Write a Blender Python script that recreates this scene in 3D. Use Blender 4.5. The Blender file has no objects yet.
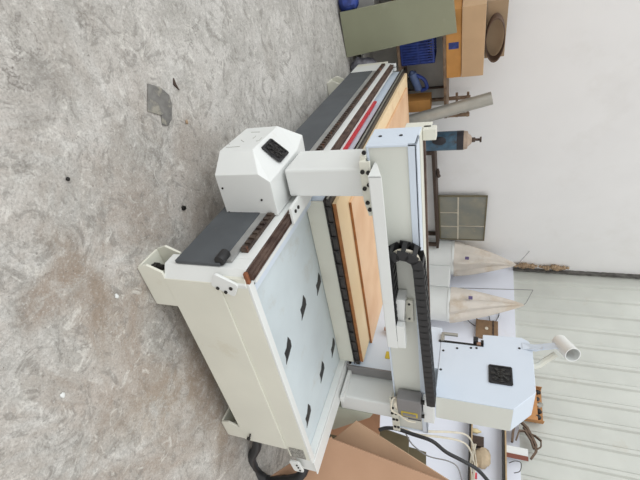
import bpy, bmesh, math, random
from mathutils import Vector, Matrix
random.seed(7)
S = bpy.context.scene
C = S.collection
PI = math.pi

# ------------------------------------------------------------ camera frame
F = 403.19
H = 1.53
RX = Vector((0.813, -0.580, 0.042))      # picture axes of the upright view in the room
def _basis():
    ex = Vector((590., 124., -F)).normalized()
    ey = Vector((-310., 164., -F)).normalized()
    ey = (ey - ex * ey.dot(ex)).normalized()
    ez = ex.cross(ey)
    return Matrix((ex, ey, ez))          # rows: room = R @ cam
R = _basis()
EYE = Vector((0, 0, H))
def ray(x, y): return R @ Vector((y - 240., x - 320., -F))
TH = math.radians(14.1)
W1 = Vector((math.cos(TH), math.sin(TH), 0))     # along the plaster wall
N1 = Vector((-math.sin(TH), math.cos(TH), 0))    # towards the plaster wall
def at_z(x, y, z): d = ray(x, y); return EYE + d * ((z - H) / d.z)
def at_X(x, y, X): d = ray(x, y); return EYE + d * (X / d.x)
def at_Y(x, y, Y): d = ray(x, y); return EYE + d * (Y / d.y)
def at_N(x, y, D): d = ray(x, y); return EYE + d * (D / d.dot(N1))
def at_W(x, y, D): d = ray(x, y); return EYE + d * (D / d.dot(W1))
def wn(w, n, z): return W1 * w + N1 * n + Vector((0, 0, z))
def WN(p): return (p.dot(W1), p.dot(N1), p.z)
FW = Matrix(((W1.x, N1.x, 0), (W1.y, N1.y, 0), (0, 0, 1)))   # wall frame

# ------------------------------------------------------------ materials
def lin(c):
    return tuple(((v/255.)/12.92 if v/255. <= .04045 else (((v/255.)+.055)/1.055)**2.4) for v in c) + (1,)
_m = {}
def mat(name, rgb, rough=.5, metal=0, var=.06, scale=6, bump=0, bscale=40, rgb2=None, dirt=None, dscale=3, dlo=.58, dhi=.75, spec=.5, trans=0):
    if name in _m: return _m[name]
    m = bpy.data.materials.new(name); m.use_nodes = True
    nt = m.node_tree; b = nt.nodes['Principled BSDF']
    b.inputs['Roughness'].default_value = rough
    b.inputs['Metallic'].default_value = metal
    b.inputs['Specular IOR Level'].default_value = spec
    b.inputs['Transmission Weight'].default_value = trans
    tc = nt.nodes.new('ShaderNodeTexCoord')
    no = nt.nodes.new('ShaderNodeTexNoise'); no.inputs['Scale'].default_value = scale
    no.inputs['Detail'].default_value = 6
    nt.links.new(tc.outputs['Object'], no.inputs['Vector'])
    c1 = lin(rgb); c2 = lin(rgb2) if rgb2 else tuple(v * (1 - 2*var) for v in c1[:3]) + (1,)
    mr = nt.nodes.new('ShaderNodeMapRange'); mr.inputs[1].default_value = .35; mr.inputs[2].default_value = .65
    nt.links.new(no.outputs['Fac'], mr.inputs[0])
    mx = nt.nodes.new('ShaderNodeMix'); mx.data_type = 'RGBA'
    mx.inputs[6].default_value = c1; mx.inputs[7].default_value = c2
    nt.links.new(mr.outputs[0], mx.inputs[0])
    out = mx.outputs[2]
    if dirt:
        n2 = nt.nodes.new('ShaderNodeTexNoise'); n2.inputs['Scale'].default_value = dscale; n2.inputs['Detail'].default_value = 10
        n2.inputs['Roughness'].default_value = .7
        nt.links.new(tc.outputs['Object'], n2.inputs['Vector'])
        m2 = nt.nodes.new('ShaderNodeMapRange'); m2.inputs[1].default_value = dlo; m2.inputs[2].default_value = dhi
        nt.links.new(n2.outputs['Fac'], m2.inputs[0])
        x2 = nt.nodes.new('ShaderNodeMix'); x2.data_type = 'RGBA'; x2.inputs[7].default_value = lin(dirt)
        nt.links.new(m2.outputs[0], x2.inputs[0]); nt.links.new(out, x2.inputs[6]); out = x2.outputs[2]
    nt.links.new(out, b.inputs['Base Color'])
    if bump:
        nb = nt.nodes.new('ShaderNodeTexNoise'); nb.inputs['Scale'].default_value = bscale; nb.inputs['Detail'].default_value = 5
        nt.links.new(tc.outputs['Object'], nb.inputs['Vector'])
        bp = nt.nodes.new('ShaderNodeBump'); bp.inputs['Strength'].default_value = bump; bp.inputs['Distance'].default_value = .01
        nt.links.new(nb.outputs['Fac'], bp.inputs['Height']); nt.links.new(bp.outputs[0], b.inputs['Normal'])
    _m[name] = m; return m

def floor_mat():
    m = bpy.data.materials.new('worn_concrete'); m.use_nodes = True
    nt = m.node_tree; b = nt.nodes['Principled BSDF']; L = nt.links.new
    b.inputs['Roughness'].default_value = .85; b.inputs['Specular IOR Level'].default_value = .3
    tc = nt.nodes.new('ShaderNodeTexCoord')
    def noise(sc, det=8, ro=.6, dist=0, vec=None):
        n = nt.nodes.new('ShaderNodeTexNoise'); n.inputs['Scale'].default_value = sc
        n.inputs['Detail'].default_value = det; n.inputs['Roughness'].default_value = ro; n.inputs['Distortion'].default_value = dist
        L(vec or tc.outputs['Object'], n.inputs['Vector']); return n.outputs['Fac']
    def rng(v, a, c, lo=0, hi=1):
        r = nt.nodes.new('ShaderNodeMapRange'); r.inputs[1].default_value = a; r.inputs[2].default_value = c
        r.inputs[3].default_value = lo; r.inputs[4].default_value = hi
        L(v, r.inputs[0]); return r.outputs[0]
    def mix(f, a, c):
        x = nt.nodes.new('ShaderNodeMix'); x.data_type = 'RGBA'; L(f, x.inputs[0])
        for i, v in ((6, a), (7, c)):
            if isinstance(v, tuple): x.inputs[i].default_value = v
            else: L(v, x.inputs[i])
        return x.outputs[2]
    def mul(a, c):
        x = nt.nodes.new('ShaderNodeMath'); x.operation = 'MULTIPLY'; L(a, x.inputs[0])
        if isinstance(c, float): x.inputs[1].default_value = c
        else: L(c, x.inputs[1])
        return x.outputs[0]
    col = mix(rng(noise(2.2, 12, .72, .6), .38, .62), lin((214, 211, 206)), lin((178, 175, 169)))
    col = mix(rng(noise(14, 10, .75, .4), .52, .68), col, lin((222, 220, 215)))
    col = mix(rng(noise(5, 12, .85, 1.5), .52, .70, 0, .8), col, lin((138, 135, 130)))
    col = mix(rng(noise(26, 10, .85, .6), .50, .66, 0, .55), col, lin((122, 118, 112)))
    # trodden brown dirt, thicker around the machine
    sp = nt.nodes.new('ShaderNodeVectorMath'); sp.operation = 'DISTANCE'
    L(tc.outputs['Object'], sp.inputs[0]); sp.inputs[1].default_value = (1.5, .75, 0)
    near = rng(sp.outputs['Value'], 2.1, .6)
    brown = mul(rng(noise(1.7, 10, .7, .8), .40, .62), near)
    col = mix(mul(brown, .85), col, lin((162, 146, 132)))
    b2 = rng(noise(.9, 9, .65, .5), .55, .7, 0, .45)
    col = mix(b2, col, lin((160, 150, 138)))
    # swirled trowel veins
    col = mix(rng(noise(4.5, 14, .68, 3.2), .53, .60, 0, .55), col, lin((136, 132, 126)))
    col = mix(rng(noise(6.5, 14, .7, 2.6), .56, .64, 0, .6), col, lin((226, 223, 216)))
    # long brown trodden streak in front of the machine
    def streak(p, q, w, rgb, amt):
        c = (p + q)/2; d = q - p
        mp2 = nt.nodes.new('ShaderNodeMapping'); mp2.vector_type = 'TEXTURE'
        mp2.inputs['Location'].default_value = (c.x, c.y, 0); mp2.inputs['Rotation'].default_value = (0, 0, math.atan2(d.y, d.x))
        mp2.inputs['Scale'].default_value = (d.length/2, w, 1)
        L(tc.outputs['Object'], mp2.inputs['Vector'])
        ln = nt.nodes.new('ShaderNodeVectorMath'); ln.operation = 'LENGTH'; L(mp2.outputs[0], ln.inputs[0])
        msk = rng(ln.outputs['Value'], 1.15, .55)
        brk = rng(noise(7, 12, .8, .6), .38, .56)
        return mix(mul(mul(msk, brk), amt), col, lin(rgb))
    col = streak(at_z(45, 225, 0), at_z(125, 345, 0), .09, (150, 134, 118), .8)
    col = streak(at_z(20, 330, 0), at_z(75, 265, 0), .10, (150, 132, 116), .7)
    col = streak(at_z(110, 430, 0), at_z(215, 370, 0), .20, (160, 142, 124), .7)
    col = streak(at_z(180, 300, 0), at_z(235, 470, 0), .16, (150, 134, 118), .75)
    col = streak(at_z(10, 70, 0), at_z(60, 110, 0), .16, (132, 128, 122), .6)
    # dark scuffs and speckles
    mp = nt.nodes.new('ShaderNodeMapping'); mp.inputs['Rotation'].default_value = (0, 0, .7); mp.inputs['Scale'].default_value = (1, 5, 1)
    L(tc.outputs['Object'], mp.inputs['Vector'])
    col = mix(rng(noise(3.2, 12, .8, 1.2, mp.outputs[0]), .60, .74, 0, .7), col, lin((104, 98, 92)))
    col = mix(rng(noise(60, 4, .6), .64, .73, 0, .8), col, lin((96, 90, 84)))
    col = mix(rng(noise(95, 6, .8), .48, .62, 0, .42), col, lin((120, 115, 108)))
    col = mix(rng(noise(75, 6, .8, .3), .56, .68, 0, .6), col, lin((232, 230, 226)))
    # hairline cracks
    wv = nt.nodes.new('ShaderNodeTexNoise'); wv.inputs['Scale'].default_value = .8; wv.inputs['Detail'].default_value = 8; wv.inputs['Roughness'].default_value = .62
    L(tc.outputs['Object'], wv.inputs['Vector'])
    ab = nt.nodes.new('ShaderNodeMath'); ab.operation = 'SUBTRACT'; L(wv.outputs['Fac'], ab.inputs[0]); ab.inputs[1].default_value = .53
    a2 = nt.nodes.new('ShaderNodeMath'); a2.operation = 'ABSOLUTE'; L(ab.outputs[0], a2.inputs[0])
    crack = mul(rng(a2.outputs[0], .0035, 0.0), rng(noise(1.3), .48, .6))
    col = mix(mul(crack, .6), col, lin((92, 86, 80)))
    L(col, b.inputs['Base Color'])
    bp = nt.nodes.new('ShaderNodeBump'); bp.inputs['Strength'].default_value = .7; bp.inputs['Distance'].default_value = .014
    L(noise(16, 12, .75, .5), bp.inputs['Height']); L(bp.outputs[0], b.inputs['Normal'])
    return m

WHITE2 = mat('grey_white_paint_shade', (212, 214, 206), .38, var=.02, scale=2)
CREAM = mat('cream_paint', (223, 222, 209), .38, var=.03, scale=3, dirt=(196, 186, 160), dscale=2.2, dlo=.6, dhi=.85)
WHITE = mat('white_paint', (226, 228, 226), .35, var=.02, scale=3, dirt=(205, 200, 185), dscale=3, dlo=.64, dhi=.85)
FILM = mat('blue_white_paint', (208, 218, 230), .35, var=.02, scale=2)
TRAYM = mat('pale_grey_sheet', (208, 218, 222), .4, var=.05, scale=2.5, dirt=(188, 188, 180), dscale=4, dlo=.55, dhi=.8)
DGREY = mat('charcoal_sheet', (82, 86, 90), .6, var=.1, scale=5, dirt=(120, 118, 112), dscale=5, dlo=.6, dhi=.85)
LGREY = mat('dusty_clear_film', (150, 150, 148), .4, var=.1, scale=10)
RUSTY = mat('rusty_brown_steel', (92, 78, 68), .6, .3, rgb2=(58, 46, 42), scale=20, dirt=(140, 84, 52), dscale=14, dlo=.58, dhi=.7)
RAILM = mat('brown_greased_rail', (112, 92, 82), .5, .3, rgb2=(78, 60, 54), scale=15)
BLACK = mat('black_plastic', (36, 36, 38), .5, var=.1)
BLK2 = mat('black_anodised', (44, 42, 42), .4, .4, rgb2=(70, 64, 60), scale=30)
STEEL = mat('dark_bolt_steel', (50, 48, 46), .45, .6)
BOLTW = mat('silver_bolt', (190, 190, 186), .35, .7)
PLY = mat('pale_plywood', (234, 210, 172), .6, var=.06, scale=2, rgb2=(226, 198, 156), dirt=(206, 164, 122), dscale=3, dlo=.6, dhi=.8)
PLYEDGE = mat('plywood_edge', (176, 116, 66), .7, var=.15, scale=20)
PLYR = mat('pinkish_plywood', (226, 190, 154), .6, rgb2=(214, 172, 134), scale=3)
REDP = mat('red_plastic', (206, 44, 56), .45, var=.1, rgb2=(180, 50, 60))
PLAST = mat('white_plaster', (243, 243, 243), .9, var=.015, scale=1.5, bump=.15, bscale=8, dirt=(232, 231, 229), dscale=.8, dlo=.55, dhi=.8)
WALLR = mat('painted_block_wall', (230, 233, 243), .85, var=.02, scale=1, dirt=(214, 212, 210), dscale=1.5, dlo=.55, dhi=.8)
SHEET = mat('ribbed_sheet_steel', (204, 206, 199), .5, .1, var=.04, scale=2, dirt=(190, 184, 170), dscale=2.5, dlo=.6, dhi=.8)
CARD = mat('brown_cardboard', (190, 152, 124), .85, var=.04, scale=2, rgb2=(180, 142, 114))
CARD2 = mat('tan_cardboard', (202, 170, 134), .85, var=.05, scale=3)
CARD2B = mat('worn_cardboard', (200, 166, 136), .85, var=.06, scale=3)
CARD3 = mat('reddish_cardboard', (206, 160, 130), .85, var=.05)
CARD2D = mat('dull_tan_cardboard', (170, 146, 118), .85, var=.05, scale=3)
ORC2 = mat('brown_orange_cardboard', (196, 142, 92), .8, var=.08)
ORC = mat('orange_cardboard', (206, 150, 84), .8, var=.08)
OLIVE = mat('green_grey_board', (146, 148, 124), .6, var=.05, scale=2, dirt=(160, 158, 138), dscale=3)
OLIVED = mat('dark_olive_board', (116, 108, 84), .7, var=.08)
BLUEP = mat('blue_plastic', (48, 72, 152), .5, var=.15, rgb2=(34, 50, 112), scale=14)
BLUEG = mat('faded_blue_metal', (92, 110, 150), .5, var=.15)
RACKW = mat('worn_rack_wood', (140, 118, 96), .75, rgb2=(104, 84, 68), scale=14)
RACKG = mat('rack_metal_shade_grey', (196, 194, 188), .6, var=.12, scale=4)
GALV = mat('galvanised_steel', (178, 176, 168), .42, .55, var=.08, scale=8)
CYLB = mat('blue_cylinder_paint', (74, 108, 132), .5, var=.15, scale=12, dirt=(70, 66, 66), dscale=14, dlo=.5, dhi=.7)
CYLK = mat('blackened_paint', (44, 42, 48), .6, var=.1, scale=30, dirt=(96, 92, 90), dscale=20)
CYLT = mat('tan_cylinder_paint', (184, 164, 146), .55, var=.1, scale=20)
GLASSP = mat('dusty_grey_pane', (146, 144, 130), .25, var=.1, scale=3, rgb2=(128, 130, 124), dirt=(170, 160, 138), dscale=4)
BAGM = mat('beige_filter_cloth', (214, 206, 196), .9, var=.05, scale=4, dirt=(194, 178, 158), dscale=3, dlo=.5, dhi=.7)
PURP = mat('purple_label', (110, 96, 140), .6)
BOXB = mat('brown_fibre_box', (140, 112, 84), .7, var=.1, scale=10)
DARKW = mat('dark_timber', (72, 56, 46), .7, var=.15, scale=20)
SHELFSHADE = mat('shelf_underside_shade', (58, 56, 54), .7, var=.1)
SHELFE = mat('tan_shelf_edge', (190, 164, 128), .7, var=.1, scale=20)
FOAM = mat('brown_foam', (184, 158, 130), .95, rgb2=(130, 110, 88), scale=30, bump=.6)
MORTAR = mat('grey_mortar', (112, 110, 106), .95, rgb2=(78, 76, 74), scale=9, dirt=(170, 170, 164), dscale=6, dlo=.56, dhi=.7, bump=.5)
CLOTH = mat('beige_cloth', (196, 176, 148), .95, var=.1, scale=12)
LEATH = mat('brown_strap_leather', (112, 92, 76), .7, var=.12, scale=12)
CABW = mat('cream_cable', (216, 208, 190), .6)
YEL = mat('yellow_sticker', (206, 182, 60), .5, var=.08)
GREYB = mat('grey_box_plastic', (130, 128, 128), .5, var=.05)
COPPER = mat('dull_copper', (176, 138, 116), .5, .3, var=.1, scale=20)
SCRAP = mat('dark_scrap_steel', (132, 130, 126), .7, .1, rgb2=(100, 98, 96), scale=16, dirt=(156, 152, 140), dscale=9, dlo=.5, dhi=.6)
PBAG = mat('grey_plastic_bag', (130, 130, 138), .3, rgb2=(90, 90, 98), scale=16, bump=.8, bscale=20)
PLATEM = mat('etched_grey_plate', (166, 164, 156), .5, .2, rgb2=(110, 108, 104), scale=90)
OAK = mat('rusty_band', (104, 82, 66), .7, rgb2=(80, 62, 52), scale=12)

# ------------------------------------------------------------ mesh builder
class MB:
    def __init__(s, frame=None): s.v = []; s.f = []; s.fr = frame
    def p(s, c):
        c = Vector(c); return s.fr @ c if s.fr else c
    def add(s, vs, fs):
        n = len(s.v); s.v += [s.p(v) for v in vs]; s.f += [tuple(n + i for i in f) for f in fs]; return s
    def box(s, x0, x1, y0, y1, z0, z1):
        return s.add([(x0,y0,z0),(x1,y0,z0),(x1,y1,z0),(x0,y1,z0),(x0,y0,z1),(x1,y0,z1),(x1,y1,z1),(x0,y1,z1)],
                     [(0,3,2,1),(4,5,6,7),(0,1,5,4),(1,2,6,5),(2,3,7,6),(3,0,4,7)])
    def prism(s, pts, ext):
        ext = Vector(ext); n = len(pts); P = [Vector(q) for q in pts]
        return s.add(P + [q + ext for q in P], [tuple(range(n))[::-1], tuple(range(n, 2*n))] +
                     [(i, (i+1) % n, n + (i+1) % n, n + i) for i in range(n)])
    def cyl(s, a, b, r0, r1=None, n=20, cap=True):
        a = Vector(a); b = Vector(b); r1 = r0 if r1 is None else r1
        d = (b - a).normalized(); u = d.orthogonal().normalized(); w = d.cross(u)
        vs = [a + (u*math.cos(2*PI*i/n) + w*math.sin(2*PI*i/n))*r0 for i in range(n)] + \
             [b + (u*math.cos(2*PI*i/n) + w*math.sin(2*PI*i/n))*r1 for i in range(n)]
        fs = [(i, (i+1) % n, n+(i+1) % n, n+i) for i in range(n)]
        if cap: fs += [tuple(range(n))[::-1], tuple(range(n, 2*n))]
        return s.add(vs, fs)
    def tube(s, pts, r, n=8, rf=None):
        P = [Vector(q) for q in pts]
        Q = []
        for i in range(len(P)-1):          # Catmull-Rom
            p0 = P[max(i-1, 0)]; p1 = P[i]; p2 = P[i+1]; p3 = P[min(i+2, len(P)-1)]
            for k in range(5):
                t = k/5.; Q.append(.5*((2*p1) + (p2-p0)*t + (2*p0-5*p1+4*p2-p3)*t*t + (3*p1-p0-3*p2+p3)*t**3))
        Q.append(P[-1]); vs = []; fs = []
        u = (Q[1]-Q[0]).orthogonal().normalized()
        for i, q in enumerate(Q):
            d = (Q[min(i+1, len(Q)-1)] - Q[max(i-1, 0)]).normalized()
            u = (u - d*u.dot(d)).normalized(); w = d.cross(u)
            rr = r*(rf(i/(len(Q)-1.)) if rf else 1)
            for k in range(n): a = 2*PI*k/n; vs.append(q + (u*math.cos(a) + w*math.sin(a))*rr)
        for i in range(len(Q)-1):
            for k in range(n): fs.append((i*n+k, i*n+(k+1) % n, (i+1)*n+(k+1) % n, (i+1)*n+k))
        fs += [tuple(range(n))[::-1], tuple(range((len(Q)-1)*n, len(Q)*n))]
        return s.add(vs, fs)
    def rings(s, rings, cap=True):
        n = len(rings[0]); vs = [q for r in rings for q in r]; fs = []
        for i in range(len(rings)-1):
            for k in range(n): fs.append((i*n+k, i*n+(k+1) % n, (i+1)*n+(k+1) % n, (i+1)*n+k))
        if cap: fs += [tuple(range(n))[::-1], tuple(range((len(rings)-1)*n, len(rings)*n))]
        return s.add(vs, fs)
    def blob(s, c, r, seed=0, amp=.25):
        rnd = random.Random(seed); c = Vector(c); rs = []
        for i in range(1, 8):
            a = PI*i/8; ring = []
            for k in range(12):
                q = 2*PI*k/12; m = 1 + amp*(rnd.random()-.5)
                ring.append(c + Vector((r[0]*math.sin(a)*math.cos(q)*m, r[1]*math.sin(a)*math.sin(q)*m, -r[2]*math.cos(a))))
            rs.append(ring)
        return s.rings(rs)
    def build(s, name, m, parent=None, bevel=0, smooth=False, origin=None, root=None):
        me = bpy.data.meshes.new(name)
        if parent is not None:
            r = parent
            while r.parent: r = r.parent
            o0 = Vector(r.location)
        elif origin is not None: o0 = Vector(origin)
        else:
            xs = [v.x for v in s.v]; ys = [v.y for v in s.v]; zs = [v.z for v in s.v]
            o0 = Vector(((min(xs)+max(xs))/2, (min(ys)+max(ys))/2, min(zs)))
        me.from_pydata([v - o0 for v in s.v], [], s.f)
        bm = bmesh.new(); bm.from_mesh(me); bmesh.ops.recalc_face_normals(bm, faces=bm.faces)
        bm.to_mesh(me); bm.free()
        if smooth:
            for p in me.polygons: p.use_smooth = True
        me.materials.append(m)
        o = bpy.data.objects.new(name, me); C.objects.link(o)
        if parent is not None: o.parent = parent
        else: o.location = o0
        if bevel:
            b = o.modifiers.new('bevel', 'BEVEL'); b.width = bevel; b.segments = 2; b.limit_method = 'ANGLE'
            b.angle_limit = math.radians(40)
        if smooth:
            e = o.modifiers.new('edges', 'EDGE_SPLIT'); e.split_angle = math.radians(42)
        return o
def B(*a, fr=None): return MB(fr).box(*a)
def empty(name, loc): o = bpy.data.objects.new(name, None); C.objects.link(o); o.location = loc; return o
def tag(o, label, cat, group=None, kind=None):
    o['label'] = label; o['category'] = cat
    if group: o['group'] = group
    if kind: o['kind'] = kind
    return o
def struct(o): o['kind'] = 'structure'; return o
def lab(o, t): o['label'] = t; return o
def copy_to(o, loc, parent=None):
    c = o.copy(); C.objects.link(c); c.location = loc
    if parent is not None: c.parent = parent
    return c

# ============================================================ SETTING
WN_D, WR = 5.6, 7.42
LEDGE = 2.392
struct(B(-4, 9, -2, 9, -.1, 0).build('floor', floor_mat(), origin=(0, 0, 0)))
struct(B(-3.5, WR + .2, WN_D, WN_D + .2, 0, 5.2, fr=FW).build('wall_back', PLAST))
struct(B(WR, WR + .2, -1.5, WN_D, 0, LEDGE, fr=FW).build('wall_right', WALLR))
# ribbed steel sheeting above the block wall
prof = []; y = WN_D; pitch = .33
while y > -1.5:
    prof += [(WR + .05, y), (WR + .05, y - .23), (WR + .015, y - .255), (WR + .015, y - .305)]
    y -= pitch
prof.append((WR + .05, -1.7))
mb = MB(FW); n = len(prof)
vs = [(a, b, LEDGE) for a, b in prof] + [(a, b, 5.2) for a, b in prof] + [(a + .004, b, LEDGE) for a, b in prof] + [(a + .004, b, 5.2) for a, b in prof]
fs = []
for i in range(n-1):
    fs += [(i, i+1, n+i+1, n+i), (2*n+i, 3*n+i, 3*n+i+1, 2*n+i+1), (i, 2*n+i, 2*n+i+1, i+1), (n+i, n+i+1, 3*n+i+1, 3*n+i)]
mb.add(vs, fs); struct(mb.build('wall_upper', SHEET))
# mortar joint in the corner with foam squeezed along it
mb = MB(FW); rnd = random.Random(3)
for k in range(46):
    z = LEDGE + .03 + k*.06
    a = .012 + .012*rnd.random()
    mb.box(WR - .01 - a, WR + .02, WN_D - .045 - a, WN_D + .01, z - .035, z + .035)
struct(mb.build('trim_1', MORTAR))
mb = MB(FW)
for k in range(16):
    z = LEDGE + .02 + k*.062 + .02*rnd.random()
    r = .026 + .03*rnd.random()
    mb.blob((WR - .14 - .03*rnd.random(), WN_D - .05, z), (r, r, r*1.1), k, .7)
struct(mb.build('trim_2', FOAM, smooth=True))

# ============================================================ CNC ROUTER
cnc = tag(empty('cnc_router', (1.95, 3.0, 0)), 'large cream and white CNC router machine with plywood bed standing on the concrete floor', 'machine')
def part(mb, name, m, parent=cnc, bevel=.003, **k):
    if isinstance(mb, list):
        for q in mb: o = q.build('screw' if 'screw' in name else 'bolt', m, parent, bevel=bevel, **k)
        return o
    return mb.build(name, m, parent, bevel=bevel, **k)
XL, XR, YF, YB = 1.05, 2.85, 1.135, 4.98
ZA, ZB = .145, .455
# bed: side tubes and end frames
mb = MB()
mb.box(XL + .06, 2.56, YF, YF + .12, ZA, ZB)
mb.box(XL + .03, 2.66, YF + .008, YF + .05, ZB, .60)
bed = part(mb, 'bed_frame', CREAM)
part(B(XL, XR, YB - .099, YB, .19, .55), 'rear_beam', CREAM, bed)
part(B(XL + .101, XR - .161, 2.9, 3.05, .3, .55), 'cross_beam', CREAM, bed)
part(B(XL, XL + .10, YF + .1205, YB - .1, .19, .60), 'side_beam', WHITE, bed)
part(B(XR - .16, XR, YF + .03, YB - .1, .47, .61), 'side_beam', WHITE, bed)
part(MB().prism([(XL, YF + .045, ZA), (XL + .062, YF + .002, ZA), (XL + .10, YF + .012, ZA), (XL + .10, YF + .12, ZA), (XL, YF + .12, ZA)], (0, 0, .5985 - ZA)), 'corner_cheek', WHITE, bed)
# legs, open on the outer side
def foot_mb(x0, x1, y0, y1):
    m = MB()
    m.prism([(x0 + .02, y0, .006), (x1, y0, .006), (x1, y0, ZA + .003), (x0 + .04, y0, ZA + .003), (x0 + .0, y0, .07)], (0, .014, 0))
    m.prism([(x0 + .02, y1 - .014, .006), (x1, y1 - .014, .006), (x1, y1 - .014, ZA + .003), (x0 + .04, y1 - .014, ZA + .003), (x0 + .0, y1 - .014, .07)], (0, .014, 0))
    m.box(x0 + .02, x1, y0 + .014, y1 - .014, 0, .014)
    m.box(x1 - .014, x1, y0 + .014, y1 - .014, .014, ZA)
    return m
for (x0, x1, y0, y1) in ((1.035, 1.30, YF + .002, YF + .17), (2.38, 2.555, YF + .002, YF + .17), (1.04, 1.24, 4.30, 4.5), (2.6, 2.84, 4.55, 4.75)):
    ft = part(foot_mb(x0, x1, y0, y1), 'foot', CREAM, bed)
m = MB(); m.cyl((1.11, 1.215, .014), (1.11, 1.215, .085), .015, n=12); m.cyl((1.11, 1.215, .03), (1.11, 1.215, .05), .025, n=6)
lab(part(m, 'levelling_bolt', STEEL, bed, smooth=True), 'dark levelling bolt')
# dark belt cover on the left flank, clear film, gear rack
m = MB(); m.box(XL - .022, XL - .004, YF + .045, 4.52, .215, .466)
lab(part(m, 'side_cover', DGREY, bed), 'charcoal cover sheet')
part(B(XL - .018, XL - .003, YF + .08, 4.52, .468, .508), 'film_strip', LGREY, bed, 0)
m = MB(); m.box(XL - .02, XL - .001, YF + .16, 4.8, .516, .552)
k = YF + .16
while k < 4.78: m.box(XL - .03, XL - .02, k, k + .02, .520, .548); k += .042
part(m, 'gear_rack', RUSTY, bed, 0)
m = MB(); m.cyl((XL - .03, YF + .05, .465), (XL - .03, YF + .115, .465), .026, n=18); m.box(XL - .03, XL - .001, YF + .065, YF + .105, .455, .475)
part(m, 'end_roller', BLACK, bed, smooth=True)
for x0, nm, y0_ in ((XL + .002, 'left', YF + .03), (XR - .085, 'right', 2.06)):
    m = MB(); m.box(x0, x0 + .056, y0_, 4.83, .602, .612); m.box(x0 + .008, x0 + .048, y0_, 4.83, .612, .632)
    if nm == 'left':
        m.box(x0 + .012, x0 + .016, y0_, 4.83, .632, .638); m.box(x0 + .036, x0 + .040, y0_, 4.83, .632, .638)
    lab(part(m, 'guide_rail', RAILM if nm == 'left' else RUSTY, bed, 0), 'brown greased guide rail')
part(B(XL + .060, XL + .082, YF + .05, 4.83, .60, .628), 'inner_lip', WHITE, bed)
for x in (XL + .005, XL + .052):
    m = MB(); m.box(x, x + .035, 4.84, 4.88, .56, .66); m.cyl((x + .0175, 4.835, .645), (x + .0175, 4.885, .645), .012, n=10)
    part(m, 'rail_stop', WHITE, bed)
part(B(XL + .001, XL + .062, YF + .012, YF + .031, .597, .616), 'rail_end', mat('orange_rust', (150, 92, 58), .8, rgb2=(110, 70, 50), scale=40), bed)
# rounded end plates with bolts
def end_plate(cx, cz, tilt, w, h):
    pts = []
    for (sx, sz) in ((1, 1), (-1, 1), (-1, -1), (1, -1)):
        for k in range(5):
            a = (0 if (sx, sz) == (1, 1) else PI/2 if (sx, sz) == (-1, 1) else PI if (sx, sz) == (-1, -1) else 1.5*PI) + k*PI/8
            r = .016
            px = sx*(w/2 - r) + r*math.cos(a); pz = sz*(h/2 - r) + r*math.sin(a)
            pts.append((cx + px*math.cos(tilt) - pz*math.sin(tilt), YF - .008, cz + px*math.sin(tilt) + pz*math.cos(tilt)))
    return MB().prism(pts, (0, .014, 0))
def bolt_mb(pts, axis, r=.009, t=.008):
    return [MB().cyl(Vector(p), Vector(p) + Vector(axis)*t, r, n=8) for p in pts]
part(end_plate(1.112, .492, -.5, .085, .125), 'end_plate', WHITE, bed, .002)
part(bolt_mb([at_Y(x_, y_, YF - .008) for x_, y_ in ((218, 288), (226, 292), (231, 288.5))], (0, -1, 0), .009, .005), 'plate_bolts', STEEL, bed, 0)
part(end_plate(2.76, .485, .1, .13, .075), 'end_plate', WHITE, bed, .002)
part(bolt_mb([(2.73, YF - .008, .495), (2.76, YF - .008, .50), (2.795, YF - .008, .505)], (0, -1, 0), .007, .005), 'plate_bolts', STEEL, bed, 0)
part(B(2.535, 2.64, YF + .001, YF + .0085, .475, .575), 'maker_plate', PLATEM, bed, 0)
m = MB(); m.tube([(2.46, YF - .006, .215), (2.51, YF - .008, .195), (2.522, YF - .008, .18)], .006); m.cyl((2.525, YF - .012, .183), (2.525, YF, .183), .013, n=10)
part(m, 'latch_handle', STEEL, bed, 0, smooth=True)
# front tray
m = MB(); m.box(XL + .10, XR - .16, YF + .05, 2.0, .552, .562)
tray = part(m, 'front_tray', TRAYM, cnc, .001)
part(B(XL + .06, 2.69, YF + .008, YF + .05, .600, .614), 'front_lip', WHITE, tray)
part(B(XL + .083, XL + .145, YF + .011, 2.0, .562, .6025), 'tray_side', FILM, tray)
part(B(XR - .16, XR - .005, YF + .015, 2.03, .611, .619), 'tray_flange', WHITE, tray)
part(B(XR - .175, XR - .161, YF + .051, 2.0, .562, .612), 'tray_side', WHITE, tray)
for (x, y) in ((1.785, 2.03), (1.735, 1.64), (1.79, 1.345), (2.44, 2.03), (2.40, 1.66), (2.436, 1.335)):
    y = min(y, 1.92)
    m = MB()
    m.prism([(x - .066, y + .036, .5625), (x - .018, y + .052, .5625), (x + .024, y + .044, .5625), (x + .045, y - .01, .5625), (x + .062, y - .062, .5625), (x + .028, y - .044, .5625), (x - .016, y - .044, .5625), (x - .022, y - .008, .5625)], (0, 0, .0015))
    lab(part(m, 'vent_slot', BLACK, tray, 0), 'black slot in the tray')
part(bolt_mb([(1.15, 1.20, .60), (1.20, 1.19, .5625)], (0, 0, 1), .006, .003), 'tray_screws', STEEL, tray, 0)
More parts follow.
